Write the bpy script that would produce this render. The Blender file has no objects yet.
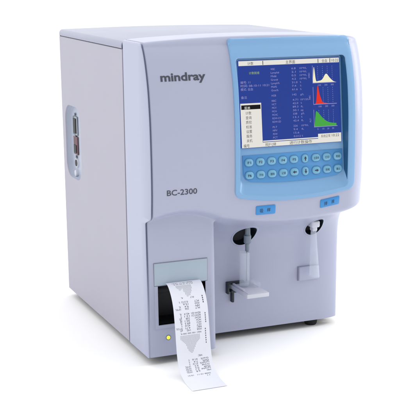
import bpy, bmesh, math, random
from mathutils import Vector, Matrix
random.seed(7)
S = 0.001                      # everything below is written in millimetres
SC = bpy.context.scene
COL = SC.collection
PI = math.pi
OX, OY, OZ = 175.0, 245.0, -12.0   # base of the analyzer (mm)

# ------------------------------------------------------------------ materials
def lin(r, g, b):
    f = lambda c: (c/255/12.92) if c/255 <= .04045 else ((c/255+.055)/1.055)**2.4
    return (f(r), f(g), f(b), 1)
def mat(name, rgb, rough=.45, metal=0, bump=0, bscale=900, spec=.5, var=0.0, **kw):
    m = bpy.data.materials.new(name); m.use_nodes = True
    nt = m.node_tree; b = nt.nodes['Principled BSDF']
    b.inputs['Base Color'].default_value = lin(*rgb)
    b.inputs['Roughness'].default_value = rough
    b.inputs['Metallic'].default_value = metal
    b.inputs['Specular IOR Level'].default_value = spec
    for k, v in kw.items(): b.inputs[k.replace('_', ' ')].default_value = v
    tc = nt.nodes.new('ShaderNodeTexCoord')
    if bump:
        n = nt.nodes.new('ShaderNodeTexNoise'); n.inputs['Scale'].default_value = bscale; n.inputs['Detail'].default_value = 3
        bp = nt.nodes.new('ShaderNodeBump'); bp.inputs['Strength'].default_value = bump; bp.inputs['Distance'].default_value = .0004
        nt.links.new(tc.outputs['Object'], n.inputs['Vector']); nt.links.new(n.outputs['Fac'], bp.inputs['Height'])
        nt.links.new(bp.outputs['Normal'], b.inputs['Normal'])
    if var:
        n2 = nt.nodes.new('ShaderNodeTexNoise'); n2.inputs['Scale'].default_value = 14; n2.inputs['Detail'].default_value = 4
        mr = nt.nodes.new('ShaderNodeMapRange'); mr.inputs['To Min'].default_value = rough-var; mr.inputs['To Max'].default_value = rough+var
        nt.links.new(tc.outputs['Object'], n2.inputs['Vector']); nt.links.new(n2.outputs['Fac'], mr.inputs['Value'])
        nt.links.new(mr.outputs['Result'], b.inputs['Roughness'])
    return m
def emis(name, rgb, st=1.0):
    m = mat(name, (10, 10, 14), .25)
    b = m.node_tree.nodes['Principled BSDF']
    b.inputs['Emission Color'].default_value = lin(*rgb); b.inputs['Emission Strength'].default_value = st
    b.inputs['Specular IOR Level'].default_value = .15
    return m
M = dict(
    shell=mat('pale_lilac_plastic', (165, 170, 192), .36, bump=.10, bscale=1400, var=.05),
    cab=mat('painted_steel_panel', (163, 161, 175), .5, bump=.12, bscale=1100, var=.05),
    blue=mat('sky_blue_plastic', (120, 163, 203), .3, bump=.06, bscale=1400, var=.05),
    blue_panel=mat('keypad_blue_plastic', (72, 138, 194), .42, bump=.05),
    key=mat('key_pale_aqua', (108, 166, 196), .35),
    key_rim=mat('key_rim_teal', (62, 120, 170), .45),
    ink=mat('dark_ink', (38, 48, 62), .6),
    logo=mat('logo_grey_ink', (62, 66, 78), .55),
    label=mat('label_bright_blue', (52, 134, 200), .35),
    black=mat('black_plastic', (16, 18, 22), .5),
    dark=mat('dark_cavity_plastic', (20, 32, 40), .45),
    top=mat('painted_top_cover', (150, 154, 173), .42, bump=.10, bscale=1200, var=.05),
    gap=mat('dark_seam_plastic', (42, 42, 54), .7),
    seam=mat('pale_seam_plastic', (130, 131, 146), .7),
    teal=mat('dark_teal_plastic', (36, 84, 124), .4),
    recess=mat('recess_grey_plastic', (172, 180, 196), .4),
    rubber=mat('black_rubber', (18, 20, 22), .8, bump=.2),
    plate=mat('printer_plate_plastic', (158, 173, 187), .35, bump=.05),
    steel=mat('brushed_steel', (150, 156, 164), .3, metal=1),
    probe=mat('probe_grey_plastic', (112, 124, 138), .35),
    white=mat('white_plastic', (198, 200, 212), .35, bump=.05),
    paper=mat('thermal_paper', (222, 224, 234), .6, bump=.05, bscale=500),
    pink=mat('serial_port_maroon', (96, 66, 72), .5),
    toner=mat('printed_grey_ink', (84, 86, 98), .8),
    clear=None, ground=None,
    s_blue=emis('screen_blue', (36, 62, 148), .82),
    s_white=emis('screen_white', (232, 230, 222), .82),
    s_text=emis('screen_lilac_text', (150, 148, 205), .82),
    s_black=emis('screen_black', (8, 8, 10), .3),
    s_yel=emis('screen_olive_text', (150, 175, 80), .9),
    s_cream=emis('screen_cream', (245, 240, 205), .82),
    s_red=emis('screen_red', (232, 50, 34), .82),
    s_green=emis('screen_green', (70, 170, 66), .82),
    led=emis('lit_yellow_lamp', (235, 240, 70), 1.3),
)
def clear_mat():
    m = mat('clear_plastic', (225, 236, 244), .12)
    b = m.node_tree.nodes['Principled BSDF']
    b.inputs['Alpha'].default_value = .2; b.inputs['Base Color'].default_value = lin(214, 222, 236)
    return m
M['clear'] = clear_mat()
M['ground'] = mat('white_sweep', (253, 253, 253), .9, spec=0.0)

# ------------------------------------------------------------------ mesh builder
class MB:
    def __init__(s): s.v = []; s.f = []; s.mi = []
    def add(s, vs, fs, mi=0):
        b = len(s.v); s.v += [tuple(v) for v in vs]; s.f += [tuple(b+i for i in f) for f in fs]; s.mi += [mi]*len(fs)
    def box(s, x0, x1, y0, y1, z0, z1, mi=0, r=0, seg=3):
        bm = bmesh.new(); bmesh.ops.create_cube(bm, size=1)
        for v in bm.verts:
            v.co = Vector(((x0+x1)/2+v.co.x*(x1-x0), (y0+y1)/2+v.co.y*(y1-y0), (z0+z1)/2+v.co.z*(z1-z0)))
        if r: bmesh.ops.bevel(bm, geom=bm.edges[:], offset=r, segments=seg, profile=.5, affect='EDGES')
        bm.verts.index_update()
        s.add([v.co.copy() for v in bm.verts], [[v.index for v in f.verts] for f in bm.faces], mi); bm.free()
    def tube(s, pts, rad, n=24, mi=0, caps=True, inner=None):
        rad = rad if isinstance(rad, (list, tuple)) else [rad]*len(pts)
        pts = [Vector(p) for p in pts]; vs = []; fs = []
        for i, p in enumerate(pts):
            d = (pts[min(i+1, len(pts)-1)]-pts[max(i-1, 0)]).normalized()
            a = d.cross(Vector((0, 1, 0)));  a = a if a.length > .1 else d.cross(Vector((1, 0, 0)))
            a.normalize(); c = d.cross(a)
            for k in range(n):
                t = 2*PI*k/n; vs.append(p+(a*math.cos(t)+c*math.sin(t))*rad[i])
        for i in range(len(pts)-1):
            for k in range(n): fs.append((i*n+k, i*n+(k+1) % n, (i+1)*n+(k+1) % n, (i+1)*n+k))
        if caps: fs.append(tuple(range(n))[::-1]); fs.append(tuple((len(pts)-1)*n+k for k in range(n)))
        s.add(vs, fs, mi)
    def rings(s, loops, mi=0, cap0=False, cap1=False):
        n = len(loops[0]); vs = [p for l in loops for p in l]; fs = []
        for i in range(len(loops)-1):
            for k in range(n): fs.append((i*n+k, i*n+(k+1) % n, (i+1)*n+(k+1) % n, (i+1)*n+k))
        if cap0: fs.append(tuple(range(n)))
        if cap1: fs.append(tuple((len(loops)-1)*n+k for k in range(n)))
        s.add(vs, fs, mi)
    def build(s, name, mats, parent=None, org=(OX, OY, OZ), smooth=30):
        me = bpy.data.meshes.new(name)
        me.from_pydata([((x-org[0])*S, (y-org[1])*S, (z-org[2])*S) for x, y, z in s.v], [], s.f)
        mats = mats if isinstance(mats, (list, tuple)) else [mats]
        for m in mats: me.materials.append(m)
        me.polygons.foreach_set('material_index', s.mi)
        bm = bmesh.new(); bm.from_mesh(me); bmesh.ops.recalc_face_normals(bm, faces=bm.faces); bm.to_mesh(me); bm.free()
        if smooth:
            me.polygons.foreach_set('use_smooth', [True]*len(me.polygons)); me.set_sharp_from_angle(angle=math.radians(smooth))
        o = bpy.data.objects.new(name, me); COL.objects.link(o)
        if parent: o.parent = parent
        else: o.location = (org[0]*S, org[1]*S, org[2]*S)
        return o
def tag(o, label=None, cat=None, group=None, kind=None):
    for k, v in (('label', label), ('category', cat), ('group', group), ('kind', kind)):
        if v: o[k] = v

_cache = {}
def glyphs(txt, bold=0.0):
    if any(ord(ch) > 0x2fff for ch in txt): bold = 0.0
    k = (txt, bold)
    if k not in _cache:
        cu = bpy.data.curves.new('t', 'FONT'); cu.body = txt; cu.size = 10; cu.offset = bold; cu.resolution_u = 3
        o = bpy.data.objects.new('t', cu); COL.objects.link(o)
        dg = bpy.context.evaluated_depsgraph_get(); dg.update()
        me = bpy.data.meshes.new_from_object(o.evaluated_get(dg))
        _cache[k] = ([tuple(v.co) for v in me.vertices], [tuple(p.vertices) for p in me.polygons])
        bpy.data.objects.remove(o); bpy.data.meshes.remove(me); bpy.data.curves.remove(cu)
    return _cache[k]
def text(mb, txt, x0, x1, zb, h, fn, bold=0.0, mi=0, ref='d'):
    """letters between x0 and x1, baseline zb, ascender height h; fn(x,z) -> point"""
    v, f = glyphs(txt, bold)
    if not v: return
    a, b = min(p[0] for p in v), max(p[0] for p in v); top = max(p[1] for p in glyphs(ref, bold)[0]) if ref else max(p[1] for p in v)
    kx = (x1-x0)/(b-a); kz = h/top
    mb.add([fn(x0+(p[0]-a)*kx, zb+p[1]*kz) for p in v], f, mi)

# ------------------------------------------------------------------ front surface
def interp(tab, x):
    if x <= tab[0][0]: return tab[0][1]
    for i in range(len(tab)-1):
        if x <= tab[i+1][0]:
            t = (x-tab[i][0])/(tab[i+1][0]-tab[i][0])
            m = lambda j: (tab[min(j+1, len(tab)-1)][1]-tab[max(j-1, 0)][1])/(tab[min(j+1, len(tab)-1)][0]-tab[max(j-1, 0)][0])
            h = tab[i+1][0]-tab[i][0]
            return ((1+2*t)*(1-t)**2*tab[i][1]+t*(1-t)**2*h*m(i)+t*t*(3-2*t)*tab[i+1][1]+t*t*(t-1)*h*m(i+1))
    return tab[-1][1]
W = 345.0; SEAM = 81.0
UT = [(180, -17), (210, -19), (235, -21), (263, -21.6), (303, -21), (335, -19.7), (357, -17.6), (380, -14.6), (396, -11), (410, -7), (422, -2.8), (433, 2.5), (438, 6)]
def U(z): return interp(UT, z)
def contour(x):
    c = 192+(x-225)**2/1000.0
    if x < 60: c = min(c, 214-(60-x)**2*.002)
    return c
COVE = [(0, 0), (3, 0.6), (7, 5), (12, 18), (18, 34), (26, 54), (36, 70), (48, 80), (60, 84.5), (76, 87), (90, 87)]
def F_samp(x, z):
    c = contour(x)
    u = U(max(z, c)); d = c-z
    if d <= 0: return u
    return u+(66-u)*min(1, interp(COVE, d)/87.0)
def F_block(x, z):
    a = 220.5-(x-50)**2*(.00446 if x > 50 else .0036)
    u = U(max(z, a)); d = a-z
    y = u if d <= 0 else u+(66-u)*min(1, interp(COVE, d)/87.0)
    b = 0.5+4.5*max(0, z/205.0)
    k = 4.0; h = max(0, min(1, .5+.5*(b-y)/k))          # smooth minimum: the lip rolls into the block's face
    return b+(y-b)*h-k*h*(1-h)
XB = 107.0
def F(x, z):
    return F_block(x, z) if x <= XB else F_samp(x, z)
def ztop(x):
    return 443.0+6.0*math.sin(PI*max(0, min(1, x/W)))**.7

# holes in the sampling wall: centre x, z, half axes, tilt
HOLES = [(175.0, 152.0, 18.0, 15.6, math.radians(28)), (292.5, 155.0, 15.0, 14.6, math.radians(32))]
def hole_g(h, x, z):
    dx, dz = x-h[0], z-h[1]; c, s_ = math.cos(h[4]), math.sin(h[4])
    return math.hypot((dx*c+dz*s_)/h[2], (-dx*s_+dz*c)/h[3])
def snap_holes(x, z):
    for h in HOLES:
        g = hole_g(h, x, z)
        if .88 < g < 1.12: return h[0]+(x-h[0])/g, h[1]+(z-h[1])/g
    return x, z
PR = (15.0, 91.0, 45.0, 104.5)      # printer opening
SX0, SX1 = 130.0, 311.0             # behind the blue frame

def lines(a, b, step, extra):
    n = int(round((b-a)/step)); L = [a+(b-a)*i/n for i in range(n+1)]
    L = [v for v in L if all(abs(v-e) > step*.45 for e in extra)]+list(extra)
    return sorted(set(L))
def front_cover():
    mb = MB()
    # columns: (x, kind, theta)
    cols = [('L', SEAM-.0), ('L', 50.), ('L', 20.)]
    cols += [('x', x, 0) for x in lines(0.0, 99.0, 1.6, [0.0, 99.0, PR[0], PR[1]])]
    cols[3:6] = [('e', 0.0, 1.2), ('e', .5, .3), ('e', 1.0, 0.0), ('e', 1.3, 5.0), ('e', 3.3, 5.0), ('e', 3.9, .8), ('e', 4.8, 0)]
    cols += [('b', t, 0) for t in (20, 40, 60, 80, 90)]
    cols += [('x', x, 0) for x in lines(XB+.02, 309.0, 1.6, [XB+.02, 309.0])]
    cols += [('r', t, 0) for t in (6, 12, 20, 28, 36, 44, 52, 60, 68, 76, 84, 90)]
    cols += [('R', 0, 0)]
    rows = [('z', z) for z in lines(0.0, 438.0, 1.6, [0.0, 438.0, PR[2], PR[3]])]
    rows += [('t', k) for k in range(1, 9)]+[('T', y) for y in (30, 50, 70, SEAM)]
    def P(c, r):
        if r[0] == 'z': z = r[1]; ex = 0
        else: z = 438.0; ex = r
        def raise_(x, y, corner=0.0):
            if not ex: return (x, y, z)
            zt = ztop(x)-corner; y0 = y
            if ex[0] == 't':
                a = ex[1]/8*PI/2; h = zt-438
                return (x, min(SEAM, y0+7*(1-math.cos(a))), 438+h*math.sin(a))
            return (x, max(min(SEAM, y0+7), ex[1]), zt)
        def f(x, zz):
            if r[0] == 'z' and 90 < zz < 190 and x > XB+1: x, zz = snap_holes(x, zz)
            return x, F(x, zz), zz
        k = c[0]
        if k == 'L':
            y = max(c[1], F(0, z)+3) if c[1] < SEAM else SEAM
            if ex and ex[0] == 'T': y = max(y, min(ex[1], SEAM))
            p = raise_(0, y, 3.0); return p
        if k == 'e': return raise_(c[1], F(0, z)+c[2]*(1 if c[2] < 4 else max(.25, min(1, z/160))), 2.0 if c[1] == 0 else .6)
        if k == 'x':
            if r[0] == 'z':
                x, y, zz = f(c[1], z); return (x, y, zz)
            return raise_(c[1], F(c[1], z))
        if k == 'b':
            a = math.radians(c[1]); x, y = 99+(XB-99)*math.sin(a), F_block(99, z)
            ys = F_samp(XB, z); 
            rr = min(8, max(0, ys-y-.5)); yy = F_block(x, z) if rr < .5 else y+rr*(1-math.cos(a))
            w = min(1, rr/8); yf = F(min(x, XB), z)
            return raise_(x, yf*(1-w)+yy*w)
        if k == 'r':
            a = math.radians(c[1]); y = F(W-5, z); R = min(36.0, max(6, (SEAM-y)*.62))
            y0 = F(309.0, z)
            x = 309+36*math.sin(a)
            y = F(x, z)+R*(1-math.cos(a))
            return raise_(x, min(y, SEAM-.5), 7*(1-math.cos(a)))
        if k == 'R': return raise_(W, SEAM, 7)
    nc = len(cols); vs = [P(c, r) for r in rows for c in cols]; fs = []
    for j in range(len(rows)-1):
        for i in range(nc-1):
            q = (j*nc+i, j*nc+i+1, (j+1)*nc+i+1, (j+1)*nc+i)
            cx = sum(vs[k][0] for k in q)/4; cz = sum(vs[k][2] for k in q)/4; cy = sum(vs[k][1] for k in q)/4
            if PR[0] < cx < PR[1] and PR[2] < cz < PR[3] and cols[i][0] == 'x': continue
            if SX0 < cx < SX1 and 226+7*((cx-222)/96)**2 < cz < 425 and cy < 30: continue
            if cols[i][0] == 'x' and any(hole_g(h, cx, cz) < 1 for h in HOLES): continue
            fs.append(q)
    used = sorted({i for f in fs for i in f}); rm = {o: n for n, o in enumerate(used)}
    mb.add([vs[i] for i in used], [tuple(rm[i] for i in f) for f in fs])
    return mb

A = bpy.data.objects.new('blood_analyzer', None); COL.objects.link(A)
A.location = (OX*S, OY*S, OZ*S)
tag(A, 'boxy pale lilac blood cell analyzer with blue framed screen and keypad on white surface', 'blood analyzer')
cover = front_cover().build('front_cover', M['shell'], A, smooth=38)
tag(cover, 'bulging pale lilac plastic front cover with recessed sampling bay')

# dark inner frame in the seam, base plate
b = MB(); b.box(3, W-4, SEAM-4, 92, 4, 439); b.build('seam_frame', M['gap'], A)
b = MB(); b.box(6, XB-6, 8, 70, 3, 8); b.box(6, W-8, 71, 395, 2, 9); b.build('base_plate', M['dark'], A)

# ------------------------------------------------------------------ cabinet
CY0, CY1, CW, CT = 85.2, 405.0, 349.0, 441.0
b = MB()
def rrect(u0, u1, v0, v1, r, n=6):
    P_ = []
    for cx, cy, a0 in ((u1-r, v1-r, 0), (u0+r, v1-r, 90), (u0+r, v0+r, 180), (u1-r, v0+r, 270)):
        for k in range(n+1):
            a = math.radians(a0+90*k/n); P_.append((cx+r*math.cos(a), cy+r*math.sin(a)))
    return P_
def ray_rect(pts, c, u0, u1, v0, v1):
    out = []
    for (u, v) in pts:
        du, dv = u-c[0], v-c[1]; t = 1e9
        if du > 1e-9: t = min(t, (u1-c[0])/du)
        if du < -1e-9: t = min(t, (u0-c[0])/du)
        if dv > 1e-9: t = min(t, (v1-c[1])/dv)
        if dv < -1e-9: t = min(t, (v0-c[1])/dv)
        out.append((c[0]+du*t, c[1]+dv*t))
    return out
# side panel (left): rect with rounded-slot hole
RY0, RY1, RZ0, RZ1 = 303.0, 389.0, 202.0, 322.0
hole = rrect(RY0, RY1, RZ0, RZ1, 26, 8)
# insert directions towards the panel's corners so that the outer loop keeps them
cc = ((RY0+RY1)/2, (RZ0+RZ1)/2)
LIP = 430.0
def dense(pts, n=4):
    o = []
    for i in range(len(pts)):
        a, c = pts[i], pts[(i+1) % len(pts)]
        L = math.hypot(a[0]-c[0], a[1]-c[1]); k = max(1, int(L/4))
        for j in range(k): o.append((a[0]+(c[0]-a[0])*j/k, a[1]+(c[1]-a[1])*j/k))
    return o
hole = dense(hole)
outer = ray_rect(hole, cc, CY0, CY1, 0.0, LIP)
for cu, cv in ((CY0, 0.0), (CY1, 0.0), (CY0, LIP), (CY1, LIP)):
    i = min(range(len(outer)), key=lambda k: (outer[k][0]-cu)**2+(outer[k][1]-cv)**2); outer[i] = (cu, cv)
sp = MB()
def at_x(l, x, g=0):
    if not g: return [(x, u, v) for u, v in l]
    return [(x, u+(cc[0]-u)/math.hypot(cc[0]-u, cc[1]-v)*g, v+(cc[1]-v)/math.hypot(cc[0]-u, cc[1]-v)*g) for u, v in l]
sp.rings([at_x(outer, 3.0), at_x(outer, 0.6, 0), at_x(outer, 0.0, .8), at_x(hole, 0.0), at_x(hole, .5, .6), at_x(hole, 1.5, 1.0)])
side = sp.build('side_panel', M['cab'], A, smooth=12)
tag(side, 'flat pale grey side panel with a rounded connector recess')
rc = MB(); rc.rings([at_x(hole, 1.4, .9), at_x(hole, 8.5, 1.6), at_x(hole, 10, 3)], cap1=True)
rec = rc.build('connector_recess', M['recess'], side, smooth=40)
# connectors on the recess floor (x = 12)
q = MB(); q.box(7.4, 9.9, 348, 370, 272, 303, r=1.0); port = q.build('serial_port', M['steel'], rec)
q = MB(); q.box(6.2, 7.5, 352, 366, 275, 300, r=.6); q.build('serial_socket', M['black'], rec)
q = MB(); q.box(7.4, 9.9, 348, 370, 240, 270, r=1.0); q.build('serial_port', M['pink'], rec)
q = MB(); q.box(6.2, 7.5, 352, 366, 243, 256, r=.6); q.build('serial_socket', M['black'], rec)
for zz in (271.0, 306.5, 236):
    q = MB(); q.tube([(10, 359, zz), (7, 359, zz)], 2.2, 14); q.build('hex_screw', M['steel'], rec)
q = MB(); q.tube([(10, 358, 226), (7.4, 358, 226)], [8, 7.5], 24); q.tube([(7.4, 358, 226), (6.8, 358, 226)], [5.6, 5.6], 24, mi=1)
q.build('round_socket', [M['white'], M['black']], rec)
q = MB(); q.tube([(10, 360, 208.5), (6, 360, 208.5), (5.4, 360, 208.5)], [6, 5.6, 4.8], 24); q.build('round_cap', M['white'], rec)

# top cover folded over the sides, back and right side
tc = MB()
prof = []      # section in X,Z from left lip to right bottom
prof += [(-.4, LIP+1.2), (-1.0, LIP+2.0), (-1.0, CT-6)]
for k in range(1, 7):
    a = math.radians(180-90*k/6); prof.append((5+6*math.cos(a), CT-6+6*math.sin(a)))
for k in range(1, 12): prof.append((5+(CW-11)*k/12, CT+2.2*math.sin(PI*k/12)))
for k in range(0, 9):
    a = math.radians(90-90*k/8); prof.append((CW-9+9*math.cos(a), CT-9+9*math.sin(a)))
prof += [(CW, 200), (CW, 0)]
n = len(prof)
def sec(y, g=0):
    return [(x+(g if x < 60 else (-g if x > 300 else 0)), y, z-(g if z > 430 else 0)) for x, z in prof]
vs = []
ys = [(CY0+1.5, 3), (CY0, 1.0), (CY0+.6, .2), (CY0+2, 0), (250, 0), (CY1-4, 0), (CY1-1, 1), (CY1, 4)]
for y, g in ys: vs += sec(y, g)
fs = [(j*n+i, j*n+i+1, (j+1)*n+i+1, (j+1)*n+i) for j in range(len(ys)-1) for i in range(n-1)]
tc.add(vs, fs)
tc.build('top_cover', M['top'], A, smooth=40)
b = MB(); b.box(2.5, CW-2, CY1-6, CY1-.5, 0.5, CT-3, r=1); b.build('back_panel', M['cab'], A)
b = MB(); b.box(2.2, 3.2, CY0+1, CY1-6.2, LIP-6, LIP+6); b.build('seam_strip', M['seam'], A)
for fx, fy in ((28, 100), (305, 84), (28, 378), (322, 378)):
    b = MB(); b.tube([(fx, fy, 2.5), (fx, fy, -9), (fx, fy, -12)], [11.0, 10.2, 8.5], 28); b.build('foot', M['rubber'], A)

# ------------------------------------------------------------------ blue display frame
def loop(x0, x1, zt, zb, sag, rt, rb):
    """rounded outline whose bottom edge is a shallow arc; constant vertex count"""
    xm = (x0+x1)/2; hw = (x1-x0)/2
    bot = lambda x: zb+sag*((x-xm)/hw)**2
    P_ = []
    def arc(cx, cz, r, a0, a1, n=8):
        for k in range(n+1):
            a = math.radians(a0+(a1-a0)*k/n); P_.append((cx+r*math.cos(a), cz+r*math.sin(a)))
    def seg(ax, az, bx, bz, n, f=None):
        for k in range(1, n):
            t = k/n; x = ax+(bx-ax)*t; P_.append((x, f(x) if f else az+(bz-az)*t))
    arc(x1-rt, zt-rt, rt, 90, 0)
    seg(x1, zt-rt, x1, bot(x1)+rb, 44)
    arc(x1-rb, bot(x1-rb)+rb+.0, rb, 0, -80)
    xa, xb = x1-rb+rb*math.cos(math.radians(-80)), x0+rb-rb*math.cos(math.radians(80))
    seg(xa, 0, xb, 0, 40, bot)
    arc(x0+rb, bot(x0+rb)+rb, rb, 260, 180)
    seg(x0, bot(x0)+rb, x0, zt-rt, 44)
    arc(x0+rt, zt-rt, rt, 180, 90)
    seg(x0+rt, zt, x1-rt, zt, 40)
    return P_
def ysurf(x, z):
    y = U(min(z, 437.5))
    if z > 438: y += 7*(1-math.sqrt(max(0, 1-((z-438)/(ztop(x)-438))**2)))
    if x > 309: 
        a = math.asin(min(1, (x-309)/36)); y += 36*(1-math.cos(a))
    return y
FT, FS = -4.0, .11
def yfloor(z): return FT+FS*(z-350)
Lo = loop(126, 317.5, 446.0, 217, 10, 5, 12)
Lo2 = loop(127.2, 316.5, 444.8, 218.2, 10, 5, 11)
Li = loop(132.2, 306.5, 420.5, 223, 8, 6, 9)
Li2 = loop(133.4, 305.3, 419.2, 224.5, 8, 5, 9)
Lf = loop(137, 303.5, 418.3, 241, 7, 4, 8)
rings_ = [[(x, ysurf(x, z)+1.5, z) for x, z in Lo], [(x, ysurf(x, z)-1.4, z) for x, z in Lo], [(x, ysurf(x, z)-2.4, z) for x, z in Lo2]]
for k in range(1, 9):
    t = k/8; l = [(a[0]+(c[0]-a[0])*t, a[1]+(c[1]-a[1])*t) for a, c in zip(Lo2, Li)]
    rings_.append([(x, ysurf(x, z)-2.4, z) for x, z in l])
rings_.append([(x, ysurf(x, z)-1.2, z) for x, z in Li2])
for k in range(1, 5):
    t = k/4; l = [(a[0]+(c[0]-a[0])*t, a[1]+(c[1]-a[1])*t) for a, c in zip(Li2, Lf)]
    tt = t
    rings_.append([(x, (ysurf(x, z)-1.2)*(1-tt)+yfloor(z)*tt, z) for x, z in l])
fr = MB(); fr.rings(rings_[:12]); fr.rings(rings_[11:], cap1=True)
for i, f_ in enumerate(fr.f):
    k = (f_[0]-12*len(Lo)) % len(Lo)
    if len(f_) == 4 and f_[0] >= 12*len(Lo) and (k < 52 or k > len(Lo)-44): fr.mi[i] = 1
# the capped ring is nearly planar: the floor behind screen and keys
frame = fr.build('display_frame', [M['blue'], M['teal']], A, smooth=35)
tag(frame, 'sky blue plastic frame with a curved lower edge round screen and keys')

# ------------------------------------------------------------------ screen (160 x 120 mm)
X0s, Z0s, SW, SH = 140.0, 294.8, 160.0, 120.5
def onscr(off):
    return lambda x, z: (x, yfloor(z)-off, z)
sc = MB()
o1 = onscr(2.2); o0 = onscr(.2)
pl = rrect(X0s, X0s+SW, Z0s, Z0s+SH, 1.0, 3)
sc.rings([[o0(x, z) for x, z in pl], [o1(x, z) for x, z in pl]], cap1=True)
screen = sc.build('screen', M['s_blue'], A, smooth=0)
def uv(u, v): return X0s+u*SW, Z0s+(1-v)*SH
def rect(mb, u0, u1, v0, v1, off, mi=0):
    x0, zt = uv(u0, v0); x1, zb = uv(u1, v1); f = onscr(off)
    mb.add([f(x0, zb), f(x1, zb), f(x1, zt), f(x0, zt)], [(0, 1, 2, 3)], mi)
def stext(mb, s_, u, v, h, w=None, off=2.6, mi=0, bold=0.0, ref='H'):
    """text with its left end at u, baseline at v, cap height h (mm)"""
    vv, ff = glyphs(s_, bold); a, c = min(p[0] for p in vv), max(p[0] for p in vv)
    x, z = uv(u, v); ww = w if w else (c-a)*h/7.0
    text(mb, s_, x, x+ww, z, h, onscr(off), bold, mi, ref)
tb = MB(); tb2 = MB()
rect(tb, .004, .996, .004, .058, 2.4); rect(tb2, .004, .996, .945, .996, 2.4); rect(tb2, .76, .996, .888, .945, 2.4); rect(tb2, .21, .76, .925, .938, 2.4)
for u in (.235, .78, .90): rect(tb, u, u+.006, .008, .055, 2.6, 1)
stext(tb, '计数', .09, .05, 4.2, 9, mi=1, bold=.1, ref=None); stext(tb, '主界面', .46, .05, 4.4, 15, mi=1, bold=.2, ref=None)
stext(tb, '全血', .82, .05, 4.2, 9, mi=1, bold=.2, ref=None); stext(tb, '10:22', .92, .048, 3.6, 11, mi=1)
stext(tb2, '编号', .02, .988, 4.4, 9, mi=1, ref=None); stext(tb2, '按[F1]键', .23, .986, 3.8, 17, mi=1, ref=None)
stext(tb2, '进行计数操作', .47, .988, 4.6, 36, mi=1, bold=.2, ref=None)
stext(tb2, '系统正常', .79, .932, 3.8, 15, mi=1, ref=None); stext(tb2, '10:22', .90, .93, 3.6, 12, mi=1)
tb.build('title_bar', [M['s_white'], M['s_black']], screen, smooth=0); tb2.build('status_bar', [M['s_white'], M['s_black']], screen, smooth=0)
mn = MB(); rect(mn, .004, .205, .485, .95, 2.8); rect(mn, .012, .197, .505, .555, 3.0, 1)
stext(mn, '菜单', .04, .55, 3.6, 9, off=3.2, mi=0, ref=None)
for k, s_ in enumerate(('计数', '查询', '质控', '校准', '设置', '服务', '关机')):
    stext(mn, s_, .05, .612+k*.053, 4.2, 9, off=3.0, mi=1, bold=.2, ref=None)
mn.build('menu_list', [M['s_white'], M['s_black']], screen, smooth=0)
tx = MB()
P1 = ['WBC', 'Lymph#', 'Mid#', 'Gran#', 'Lymph%', 'Mid%', 'Gran%', None, 'HGB', None, 'RBC', 'HCT', 'MCV', 'MCH', 'MCHC', 'RDW-CV', 'RDW-SD', None, 'PLT', 'MPV', 'PDW', 'PCT']
V1 = ['6.8', '2.1', '0.5', '4.2', '31.0', '7.4', '61.6', None, '142', None, '4.71', '42.0', '89.3', '30.1', '338', '13.1', '42.4', None, '226', '9.4', '15.6', '0.212']
U1 = ['10^9/L', '10^9/L', '10^9/L', '10^9/L', '%', '%', '%', None, 'g/L', None, '10^12/L', '%', 'fL', 'pg', 'g/L', '%', 'fL', None, '10^9/L', 'fL', '', '%']
v = .118
for a_, c_, d_ in zip(P1, V1, U1):
    if a_ is None: v += .020; continue
    stext(tx, a_, .31, v, 2.5, max(7, 2.2*len(a_))); stext(tx, c_, .515, v, 2.5, 2.2*len(c_))
    if d_: stext(tx, d_, .595, v, 2.3, 1.9*len(d_))
    v += .0405
for s_, u, vv_, w in (('编号: 11', .015, .258, 15), ('时间: 08-10-11 10:21', .015, .298, 44), ('模式: 全血', .015, .338, 19), ('备注', .015, .43, 9)):
    stext(tx, s_, u, vv_, 3.4, w, ref=None)
stext(tx, '计数就绪', .10, .155, 3.4, 16, mi=1, ref=None)
tx.build('readout_text', [M['s_text'], M['s_yel']], screen, smooth=0)
def histo(v0, v1, pts, m, lab):
    h = MB(); u0, u1 = .725, .95; f = onscr(2.7)
    P_ = [uv(u0, v1)]+[uv(u0+(u1-u0)*a, v1-(v1-v0)*c) for a, c in pts]+[uv(u1, v1)]
    b0 = uv(u0, v1)[1]
    for (xa, za), (xb, zb) in zip(P_[:-1], P_[1:]):
        if xb-xa > .01: h.add([f(xa, b0), f(xb, b0), f(xb, zb), f(xa, za)], [(0, 1, 2, 3)])
    rect(h, u0-.004, u0, v0-.01, v1+.008, 2.9, 1); rect(h, u0-.004, u1+.01, v1, v1+.007, 2.9, 1)
    for k in range(1, 5):
        for j in range(0, 8): rect(h, u0+(u1-u0)*k/4.6, u0+(u1-u0)*k/4.6+.003, v0+(v1-v0)*j/8, v0+(v1-v0)*(j+.45)/8, 2.65, 1)
    for k, s_ in enumerate(('100', '200', '300') if lab != 'PLT' else ('5', '10', '20', '30')): stext(h, s_, u0+.05+.065*k if lab != 'PLT' else u0+.03+.05*k, v1+.040, 2.2, 1.6*len(s_), mi=1)
    vv, ff = glyphs(lab); 
    x, z = uv(u0-.03, (v0+v1)/2+.04)
    h.add([onscr(2.65)(x-p[1]*.34, z+p[0]*.34) for p in vv], ff, 1)
    h.build('histogram', [m, M['s_text']], screen, smooth=0)
g = lambda x, m, s_: math.exp(-((x-m)/s_)**2)
xs = [i/60 for i in range(61)]
histo(.095, .285, [(x, min(1, .95*g(x, .06, .05)+.50*g(x, .60, .15)+.10*g(x, .3, .2)+.12*g(x, .8, .12))) for x in xs], M['s_cream'], 'WBC')
histo(.345, .535, [(x, .98*g(x, .20, .06)+.42*g(x, .29, .09)+.05*g(x, .5, .1)) for x in xs], M['s_red'], 'RBC')
histo(.61, .80, [(x, (min(1, x/.09))*(.82*math.exp(-((max(0, x-.10))/.34)**1.5)+.14)) for x in xs], M['s_green'], 'PLT')

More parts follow.
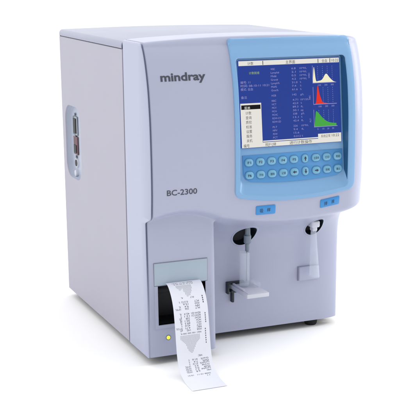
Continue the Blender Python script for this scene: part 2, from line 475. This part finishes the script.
# ------------------------------------------------------------------ keypad
kp = MB()
def arcpanel(x0, x1, zt, zb, sag, g=0):
    P_ = []
    xm, hw = (x0+x1)/2, (x1-x0)/2; r = 4-g
    P_ += [(x1-g, zt-g), (x0+g, zt-g)]
    P_ += [(x0+g, zb+sag+8)]
    for k in range(0, 21):
        t = k/20; x = x0+3+(x1-x0-6)*t; P_.append((x, zb+g+sag*((x-xm)/hw)**2+(3 if k in (0, 20) else 0)))
    P_ += [(x1-g, zb+sag+8)]
    return P_
pa = arcpanel(141.5, 301.5, 284.5, 243.5, 5); pb = arcpanel(141.5, 301.5, 284.5, 243.5, 5, .5)
kp.rings([[onscr(.1)(x, z) for x, z in pa], [onscr(.9)(x, z) for x, z in pa], [onscr(1.3)(x, z) for x, z in pb]], cap1=True)
pad = kp.build('keypad', M['blue_panel'], A, smooth=40)
lab1 = ['F1', 'F2', 'F3', 'F4', 'F5', '▲', '主菜单', '打印', '帮助']
lab2 = ['F6', '开始', '删除', '记录', '◀', '▼', '▶', '排堵', '确认']
for row, (zc, labs) in enumerate(((274.6, lab1), (256.6, lab2))):
    for i in range(9):
        xc = 150.5+17.75*i; zc_ = zc
        wd = 6.6 if i not in (5,) else 5.0
        k = MB(); pts_ = lambda w, h: rrect(xc-w, xc+w, zc_-h, zc_+h, min(w, h)-.3, 6)
        hh = 5.3 if i != 5 else 6.0
        k.rings([[onscr(1.2)(x, z) for x, z in pts_(wd+.9, hh+.9)], [onscr(1.9)(x, z) for x, z in pts_(wd+.8, hh+.8)], [onscr(1.9)(x, z) for x, z in pts_(wd, hh)]], mi=1)
        k.rings([[onscr(1.9)(x, z) for x, z in pts_(wd, hh)], [onscr(3.0)(x, z) for x, z in pts_(wd-.3, hh-.3)], [onscr(3.5)(x, z) for x, z in pts_(wd-1.0, hh-1.0)]], mi=0, cap1=True)
        s_ = labs[i]
        if s_ in '▲▼◀▶' and len(s_) == 1:
            d = {'▲': (0, 1), '▼': (0, -1), '◀': (-1, 0), '▶': (1, 0)}[s_]; n_ = (-d[1], d[0])
            tri = [(xc+d[0]*3.4, zc_+d[1]*3.4), (xc+n_[0]*2.2, zc_+n_[1]*2.2), (xc-n_[0]*2.2, zc_-n_[1]*2.2)]
            k.add([onscr(3.7)(x, z) for x, z in tri], [(0, 1, 2)], 2)
            st = [(xc+n_[0]*.8, zc_+n_[1]*.8), (xc-n_[0]*.8, zc_-n_[1]*.8), (xc-n_[0]*.8-d[0]*3, zc_-n_[1]*.8-d[1]*3), (xc+n_[0]*.8-d[0]*3, zc_+n_[1]*.8-d[1]*3)]
            k.add([onscr(3.71)(x, z) for x, z in st], [(0, 1, 2, 3)], 2)
        else:
            w = 2.6 if s_[0] == 'F' else (3.3 if len(s_) == 2 else 4.2)
            text(k, s_, xc-w, xc+w, zc_-1.7, 3.4, onscr(3.7), .25 if row else .1, 2, None)
        k.build('key', [M['key'], M['key_rim'], M['ink']], pad, smooth=40)

# ------------------------------------------------------------------ lettering and blue labels on the front cover
onf = lambda off: (lambda x, z: (x, F(x, z)-off, z))
t = MB(); text(t, 'mindray', 21.0, 86.5, 393.2, 10.6, onf(.35), .28); t.build('maker_lettering', M['logo'], cover, smooth=0)
t = MB(); text(t, 'BC-2300', 23.8, 68.4, 238.4, 7.6, onf(.35), .12, ref='B'); t.build('model_lettering', M['logo'], cover, smooth=0)
def blue_label(x0, x1, z0, z1, slope, txt):
    xm = (x0+x1)/2
    l = MB(); sh = lambda p, off: (p[0], F(p[0], p[1]+slope*(p[0]-xm))-off + (ysurf(p[0], 210)-U(210) if p[0] > 309 else 0), p[1]+slope*(p[0]-xm))
    a = dense(rrect(x0, x1, z0, z1, 1.5, 4)); c = dense(rrect(x0+.5, x1-.5, z0+.5, z1-.5, 1.5, 4))
    c = [(u+(xm-u)*.02, v_+((z0+z1)/2-v_)*.06) for u, v_ in a]
    l.rings([[sh(p, -.3) for p in a], [sh(p, 1.0) for p in a], [sh(p, 1.3) for p in c]], cap1=True)
    o = l.build('mode_label', M['label'], cover, smooth=40)
    g_ = MB(); zc = (z0+z1)/2
    w = (x1-x0)
    text(g_, txt[0], xm-w*.22-2.8, xm-w*.22+2.4, zc-3.0, 5.2, lambda x, z: sh((x, z), 1.7), .3, 0, None)
    text(g_, txt[1], xm+w*.14-2.4, xm+w*.14+2.8, zc-2.4, 5.2, lambda x, z: sh((x, z), 1.7), .3, 0, None)
    g_.build('label_characters', M['ink'], o, smooth=0)
blue_label(159.5, 190.0, 199.0, 212.0, .0, '吸样')
blue_label(263.0, 294.0, 202.5, 214.5, .13, '排液')

# ------------------------------------------------------------------ printer in its block
yb = lambda z: F_block(50, z)
pm = MB()
fo = rrect(9.5, 97.0, 44-3.5, 138.5, 1.2, 3)
# frame ring around opening + upper plate
def ring_rect(mb, o, i, off0, off1, mi=0):
    (a0, a1, c0, c1), (b0, b1, d0, d1) = o, i
    O = [(a0, c0), (a1, c0), (a1, c1), (a0, c1)]; I = [(b0, d0), (b1, d0), (b1, d1), (b0, d1)]
    mb.rings([[(x, yb(z)-off0, z) for x, z in O], [(x, yb(z)-off1, z) for x, z in O], [(x, yb(z)-off1, z) for x, z in I], [(x, yb(z)+6, z) for x, z in I]], mi)
ring_rect(pm, (11.5, 92.5, 41.5, 104.6), (16.5, 89.6, 46.5, 104.5), -.3, .9)
printer = pm.build('printer_frame', M['shell'], A, smooth=0)
q = MB(); q.box(11.7, 92.3, yb(120)-1.6, yb(120)+.6, 105.2, 137.8, r=.7); q.build('printer_door', M['plate'], printer)
q = MB(); q.box(11.0, 93.0, yb(120)-.4, yb(120)+.4, 104.7, 138.5); q.build('door_seam', M['seam'], printer)
q = MB()
x0, x1, z0, z1 = 16.5, 89.6, 46.5, 104.5
q.add([(x0, 3, z0), (x1, 3, z0), (x1, 3, z1), (x0, 3, z1), (x0, 46, z0), (x1, 46, z0), (x1, 46, z1), (x0, 46, z1)],
      [(4, 5, 6, 7), (0, 1, 5, 4), (1, 2, 6, 5), (2, 3, 7, 6), (3, 0, 4, 7)])
q.build('printer_cavity', M['black'], printer, smooth=0)
q = MB(); q.tube([(18, 16, 96), (88, 16, 96)], 6, 24); q.build('platen_roller', M['rubber'], printer)
q = MB()
q.tube([(31, F_block(31, 27)+1, 27), (31, F_block(31, 27)-1.0, 27), (31, F_block(31, 27)-2.0, 27)], [2.7, 2.5, 1.4], 20)
lamp = q.build('indicator_lamp', M['led'], cover)
q = MB(); yl = F_block(31, 27)
def lring(r_, dy): return [(31+r_*math.cos(2*PI*k/28), yl+dy, 27+r_*math.sin(2*PI*k/28)) for k in range(28)]
q.rings([lring(4.0, .2), lring(3.8, -.5), lring(3.1, -.6), lring(2.8, .2)]); q.build('lamp_rim', M['probe'], lamp)

# ------------------------------------------------------------------ probe openings
def opening(h, name):
    m = MB(); L = []
    def ringp(sc_, dy, ax=0, az=0):
        o = []
        for k in range(48):
            a = 2*PI*k/48; u, w_ = h[2]*sc_*math.cos(a), h[3]*sc_*math.sin(a)
            x = h[0]+u*math.cos(h[4])-w_*math.sin(h[4]); z = h[1]+u*math.sin(h[4])+w_*math.cos(h[4])
            o.append((x+ax, F_samp(x, z)+dy, z+az))
        return o
    def flat(sc_, y, az):
        return [(x, y, z+az) for x, _, z in ringp(sc_, 0)]
    m.rings([ringp(1.10, .4), ringp(1.07, -.9), ringp(1.0, -1.0), ringp(.965, .5), flat(.93, 78, 3), flat(.75, 82, 4)], cap1=True)
    return m
op1 = opening(HOLES[0], 'probe_opening').build('probe_opening', M['dark'], cover, smooth=35)
op2 = opening(HOLES[1], 'probe_opening').build('probe_opening', M['dark'], cover, smooth=35)
# light rims
for h in HOLES:
    m = MB(); o = []
    for sc_, dy in ((1.16, .3), (1.13, -.7), (1.06, -1.2), (1.00, -1.0), (.97, 1.2)):
        r_ = []
        for k in range(48):
            a = 2*PI*k/48; u, w_ = h[2]*sc_*math.cos(a), h[3]*sc_*math.sin(a)
            x = h[0]+u*math.cos(h[4])-w_*math.sin(h[4]); z = h[1]+u*math.sin(h[4])+w_*math.cos(h[4])
            r_.append((x, F_samp(x, z)+dy, z))
        o.append(r_)
    m.rings(o); m.build('opening_rim', M['shell'], cover, smooth=50)
# sampling probe
q = MB(); q.tube([(176.5, 46, 172), (176.5, 46, 168), (176.5, 46, 156), (176.2, 46, 154)], [4.0, 4.0, 4.2, 5.2], 24)
q.tube([(176.2, 46, 154), (176, 46, 143), (175.8, 46, 141)], [5.6, 5.6, 3.4], 24); q.tube([(175.8, 46, 141), (175.6, 46, 131), (175.6, 46, 129)], [3.3, 3.1, 1.6], 20)
probe = q.build('sampling_probe', M['probe'], A)
q = MB(); q.tube([(175.6, 46, 131), (175.4, 46, 84)], .95, 14); q.build('needle', M['steel'], probe)
# reagent nozzle
q = MB(); q.box(280.5, 294.5, 38, 56, 156.5, 167.0, r=2.5); q.box(283.5, 291.5, 41, 52, 150.5, 158, r=1.5)
noz = q.build('reagent_nozzle', M['white'], A)
def clear_tube(mb, pts, rad, wall=.9, n=28):
    """hollow tube with real wall thickness, open on top, closed at the bottom"""
    P_ = []
    pts = [Vector(p) for p in pts]
    def ring(p, r): return [(p.x+r*math.cos(2*PI*k/n), p.y+r*math.sin(2*PI*k/n), p.z) for k in range(n)]
    out = [ring(p, r) for p, r in zip(pts, rad)]
    inn = [ring(p+Vector((0, 0, wall if i == len(pts)-1 else 0)), max(.3, r-wall)) for i, (p, r) in enumerate(zip(pts, rad))]
    mb.rings(list(reversed(out))+inn, cap0=True, cap1=True)
q = MB(); clear_tube(q, [(287.5, 46, 154), (287.6, 46, 140), (288.2, 45, 110), (289, 44, 78)], [4.4, 5.0, 6.6, 8.4])
q.build('dispensing_tube', M['clear'], noz)
# start key
q = MB(); yw = 66
q.box(271.5, 306.5, yw-5.5, yw+1, 68.5, 90.0, r=1.4)
skey = q.build('start_key', M['shell'], A)
q = MB(); q.box(270.6, 307.3, yw-1.0, yw+1.5, 67.7, 90.8, r=.5); q.build('key_surround', M['seam'], skey)
# ------------------------------------------------------------------ sample tray
q = MB(); q.box(155.5, 191.5, 1.5, 62, 69.0, 75.5, r=1.2); q.box(158, 189, 4, 58, 75.3, 76.3, r=.4)
q.box(157.5, 161.0, 20, 60, 76, 78.2, r=.6)
tray = q.build('sample_tray', M['white'], A)
q = MB(); q.box(149.5, 178.0, 60.0, 67.0, 76.5, 80.0, r=.8); q.box(149.0, 152.2, 58.0, 67.0, 62.0, 80.0, r=.8); q.box(154.5, 164.0, 56, 67.0, 64.0, 68.4, r=.8)
q.box(156.5, 160.5, 59.0, 66.5, 48.0, 64.5, r=1); q.build('tray_bracket', M['dark'], tray)
q = MB(); q.box(179.0, 191.0, 30, 48, 76.5, 84.0, r=1.0); q.build('tube_clamp', M['clear'], tray)

# sample tube standing on the tray: a thing of its own
TX, TY, TZ = 169.5, 42.0, 76.4
q = MB(); clear_tube(q, [(TX, TY, 130), (TX, TY, 128), (TX, TY, 82), (TX, TY, 78.2), (TX, TY, TZ)], [8.6, 8.2, 7.9, 7.4, 6.0], .9, 32)
tube = q.build('sample_tube', M['clear'], None, org=(TX, TY, TZ), smooth=40)
tag(tube, 'clear empty sample tube standing upright on the small white tray under the needle', 'sample tube')

# ------------------------------------------------------------------ receipt paper
PATH = [(14, 102), (6, 106), (-1, 108.3), (-9, 106.5), (-17, 101), (-25, 92.5), (-32, 81), (-37, 67), (-42, 50), (-46.5, 33), (-52, 16), (-60, 2.5), (-72, -6), (-88, -10.4), (-104, -11.3), (-119, -11.2)]
def cr(p0, p1, p2, p3, t):
    return tuple(.5*((2*p1[i])+(-p0[i]+p2[i])*t+(2*p0[i]-5*p1[i]+4*p2[i]-p3[i])*t*t+(-p0[i]+3*p1[i]-3*p2[i]+p3[i])*t**3) for i in range(2))
fine = []
for i in range(len(PATH)-1):
    a = PATH[max(i-1, 0)]; d = PATH[min(i+2, len(PATH)-1)]
    for k in range(10): fine.append(cr(a, PATH[i], PATH[i+1], d, k/10))
fine.append(PATH[-1])
arc_ = [0]
for p0, p1 in zip(fine[:-1], fine[1:]): arc_.append(arc_[-1]+math.hypot(p1[0]-p0[0], p1[1]-p0[1]))
LT = arc_[-1]; PWID = 51.5
def paper(s_, tt, off=0.0):
    s_ = max(0, min(LT-1e-6, s_)); lo, hi = 0, len(arc_)-1
    while hi-lo > 1:
        m = (lo+hi)//2
        if arc_[m] <= s_: lo = m
        else: hi = m
    f = (s_-arc_[lo])/(arc_[hi]-arc_[lo]); p0, p1 = fine[lo], fine[hi]
    y, z = p0[0]+(p1[0]-p0[0])*f, p0[1]+(p1[1]-p0[1])*f
    dy, dz = p1[0]-p0[0], p1[1]-p0[1]; L = math.hypot(dy, dz); ny, nz = dz/L, -dy/L
    if ny > 0 and nz < 0: ny, nz = -ny, -nz
    x0 = 28.0-8.5*(s_/LT)**1.4
    cup = .9*(1-(2*tt/PWID-1)**2)*math.sin(PI*min(1, s_/LT))
    return (x0+tt, y+ny*(off-cup*.0), z+nz*(off)+0.0)
SB = (OX, OY, OZ)
NS, NT = 150, 56
q = MB(); top_ = [[paper(LT*j/NS-(1.1 if j == NS and i % 2 else 0), PWID*i/NT, .10) for i in range(NT+1)] for j in range(NS+1)]
bot_ = [[paper(LT*j/NS-(1.1 if j == NS and i % 2 else 0), PWID*i/NT, -.10) for i in range(NT+1)] for j in range(NS+1)]
vs = [p for r in top_ for p in r]+[p for r in bot_ for p in r]; n = NT+1; o_ = (NS+1)*n; fs = []
for j in range(NS):
    for i in range(NT):
        a = j*n+i; fs.append((a, a+1, a+n+1, a+n)); fs.append((o_+a, o_+a+n, o_+a+n+1, o_+a+1))
for j in range(NS):
    for i in (0, NT): a = j*n+i; fs.append((a, a+n, o_+a+n, o_+a))
for i in range(NT):
    for j in (0, NS): a = j*n+i; fs.append((a, a+1, o_+a+1, o_+a))
q.add(vs, fs)
PO = (45.0, -105.0, -12.0)
rcpt = q.build('receipt_paper', M['paper'], None, org=PO, smooth=50)
tag(rcpt, 'long white printed receipt curling out of the printer slot down onto the surface', 'receipt')
# dot-matrix print on the paper
pr = MB()
def dot(s_, t_, ds, dt, mi=0):
    t_ *= .92
    pr.add([paper(s_, t_, .22), paper(s_, t_+dt, .22), paper(s_+ds, t_+dt, .22), paper(s_+ds, t_, .22)], [(0, 1, 2, 3)], mi)
def word(s_, t0, t1, h=2.4):
    t_ = t0
    while t_ < t1-1.2:
        if random.random() < .14: t_ += 1.0; continue
        k = random.randint(0, 4)                     # small glyphs made from strokes
        if k in (0, 1, 3): dot(s_, t_, h, .38)
        if k in (1, 2, 4): dot(s_+h*.42, t_, .36, 1.15)
        if k in (0, 2, 3): dot(s_, t_, .36, 1.15)
        if k in (0, 2, 4): dot(s_+h-.36, t_, .36, 1.15)
        if k in (1, 3, 4): dot(s_, t_+.85, h, .36)
        t_ += 1.65
def vbars(s0, t0, t1, fn):
    t_ = t0
    while t_ < t1:
        L = fn((t_-t0)/(t1-t0)); m = s0
        while m < s0+L: dot(m, t_, 1.0, .45); m += 1.5
        t_ += 1.7
st0 = 17.0
def rline(txt, s_, t0, t1, h):
    '''the roll feeds out head first, so the print hangs upside down: letters run from t1 back to t0'''
    text(pr, txt, 0, t1-t0, 0, h, lambda x, z: paper(s_+z, (t1-x)*.92, .24), .0, 0, None)
def prow(s_, a_, c_, d_, h=2.5, tr=43):
    rline(a_, s_, tr-2.5*len(a_), tr, h)
    if c_: rline(c_, s_, tr-18-2.1*len(c_), tr-18, h)
    if d_: rline(d_, s_, tr-31-1.5*len(d_), tr-31, h)
rline('2008-10-11 10:21', st0+2.5, 8, 42, 2.0); rline('PLT 5 10 20 30 fL', st0+6, 9, 41, 1.8)
vbars(st0+9.5, 12, 36, lambda t: 3+14*math.exp(-((t-.66)/.22)**2)+5*abs(math.sin(t*9)))
rline('PLT', st0+29, 30, 36, 2.2); rline('fL', st0+29, 15, 18, 2.2)
S0 = st0+35
for k, (a_, c_, d_) in enumerate((('PCT', '0.212', '%'), ('PDW', '15.6', ''), ('MPV', '9.4', 'fL'), ('PLT', '226', '10^9/L'))): prow(S0+k*3.3, a_, c_, d_)
S0 = st0+52
for k, (a_, c_, d_) in enumerate((('RDW-SD', '42.4', 'fL'), ('RDW-CV', '13.1', '%'), ('MCHC', '338', 'g/L'), ('MCH', '30.1', 'pg'), ('MCV', '89.3', 'fL'), ('HCT', '42.0', '%'), ('RBC', '4.71', '10^12/L'), ('HGB', '142', 'g/L'))): prow(S0+k*3.3, a_, c_, d_)
for k in range(4): dot(st0+29+k*3.0, 49, 2.0, 1.5)
for k in range(5): dot(st0+54+k*3.0, 50, 2.0, 1.2)
for k in range(7): dot(st0+76+k*3.2, 48.5, 1.9, 1.2)
rline('RBC 100 200 300 fL', st0+79.5, 8, 42, 1.9)
vbars(st0+83, 8, 40, lambda t: 5+20*math.exp(-((t-.5)/.28)**2))
rline('WBC', st0+112, 34, 41, 2.4)
for k, (a_, c_, d_) in enumerate((('Gran%', '61.6', '%'), ('Mid%', '7.4', '%'), ('Lymph%', '31.0', '%'), ('Gran#', '4.2', '10^9/L'), ('Mid#', '0.5', '10^9/L'), ('Lymph#', '2.1', '10^9/L'), ('WBC', '6.8', '10^9/L'))): prow(st0+117+k*3.1, a_, c_, d_, 2.4, 50)
rline('2008-10-11   10:21', st0+142, 10, 47, 2.3); rline('11', st0+146, 40, 44, 2.3)
pr.build('printed_text', M['toner'], rcpt, org=PO, smooth=0)

# ------------------------------------------------------------------ ground
g_ = MB(); g_.add([(-40000, -40000, -12), (40000, -40000, -12), (40000, 40000, -12), (-40000, 40000, -12)], [(0, 1, 2, 3)])
go = g_.build('ground', M['ground'], None, org=(0, 0, -12), smooth=0); tag(go, 'plain white studio surface', None, None, 'structure')

# ------------------------------------------------------------------ light
w = bpy.data.worlds.new('World'); SC.world = w; w.use_nodes = True
nt = w.node_tree; bg = nt.nodes['Background']
bg.inputs['Color'].default_value = (.985, .988, 1.0, 1)
wtc = nt.nodes.new('ShaderNodeTexCoord'); wsx = nt.nodes.new('ShaderNodeSeparateXYZ'); wmr = nt.nodes.new('ShaderNodeMapRange')
wmr.inputs['From Min'].default_value = -1; wmr.inputs['From Max'].default_value = 1
wmr.inputs['To Min'].default_value = .42; wmr.inputs['To Max'].default_value = 1.36
nt.links.new(wtc.outputs['Generated'], wsx.inputs[0]); nt.links.new(wsx.outputs['Y'], wmr.inputs['Value']); wz = nt.nodes.new('ShaderNodeMath'); wz.operation = 'MULTIPLY_ADD'; wz.inputs[1].default_value = .28
nt.links.new(wsx.outputs['Z'], wz.inputs[0]); nt.links.new(wmr.outputs['Result'], wz.inputs[2]); nt.links.new(wz.outputs[0], bg.inputs['Strength'])
def area(name, loc, target, size, power, color=(1, 1, 1)):
    l = bpy.data.lights.new(name, 'AREA'); l.shape = 'RECTANGLE'; l.size, l.size_y = size; l.energy = power; l.color = color
    o = bpy.data.objects.new(name, l); COL.objects.link(o); o.location = loc
    o.rotation_euler = (Vector(target)-Vector(loc)).to_track_quat('-Z', 'Y').to_euler(); return o
area('softbox', (-1.6, .1, 1.3), (.1, .1, .2), (1.4, 1.4), 4.6, (1, .97, .95))
area('softbox', (1.5, -.15, .8), (.34, .05, .35), (.5, 1.2), 11, (1, .99, .98))

# ------------------------------------------------------------------ camera
f, pit, yaw = 1155.991, .2611, .4212
cam = bpy.data.cameras.new('camera'); co = bpy.data.objects.new('camera', cam); COL.objects.link(co)
d = Vector((math.sin(yaw)*math.cos(pit), math.cos(yaw)*math.cos(pit), -math.sin(pit)))
r = Vector((math.cos(yaw), -math.sin(yaw), 0)); u = r.cross(d)
m = Matrix((( r.x, u.x, -d.x, -524.2439*S), (r.y, u.y, -d.y, -1478.9264*S), (r.z, u.z, -d.z, 550.9632*S), (0, 0, 0, 1)))
co.matrix_world = m
cam.sensor_width = 36; cam.sensor_fit = 'HORIZONTAL'; cam.lens = f/400*36
cam.shift_x = (200-236.9412)/400; cam.shift_y = (268.5785-200)/400
cam.clip_start = .01; cam.clip_end = 200
SC.camera = co
SC.render.engine = 'CYCLES'
SC.cycles.max_bounces = 10; SC.cycles.transmission_bounces = 8
SC.view_settings.view_transform = 'Standard'; SC.view_settings.look = 'None'; SC.view_settings.gamma = 1; SC.view_settings.exposure = 0.22
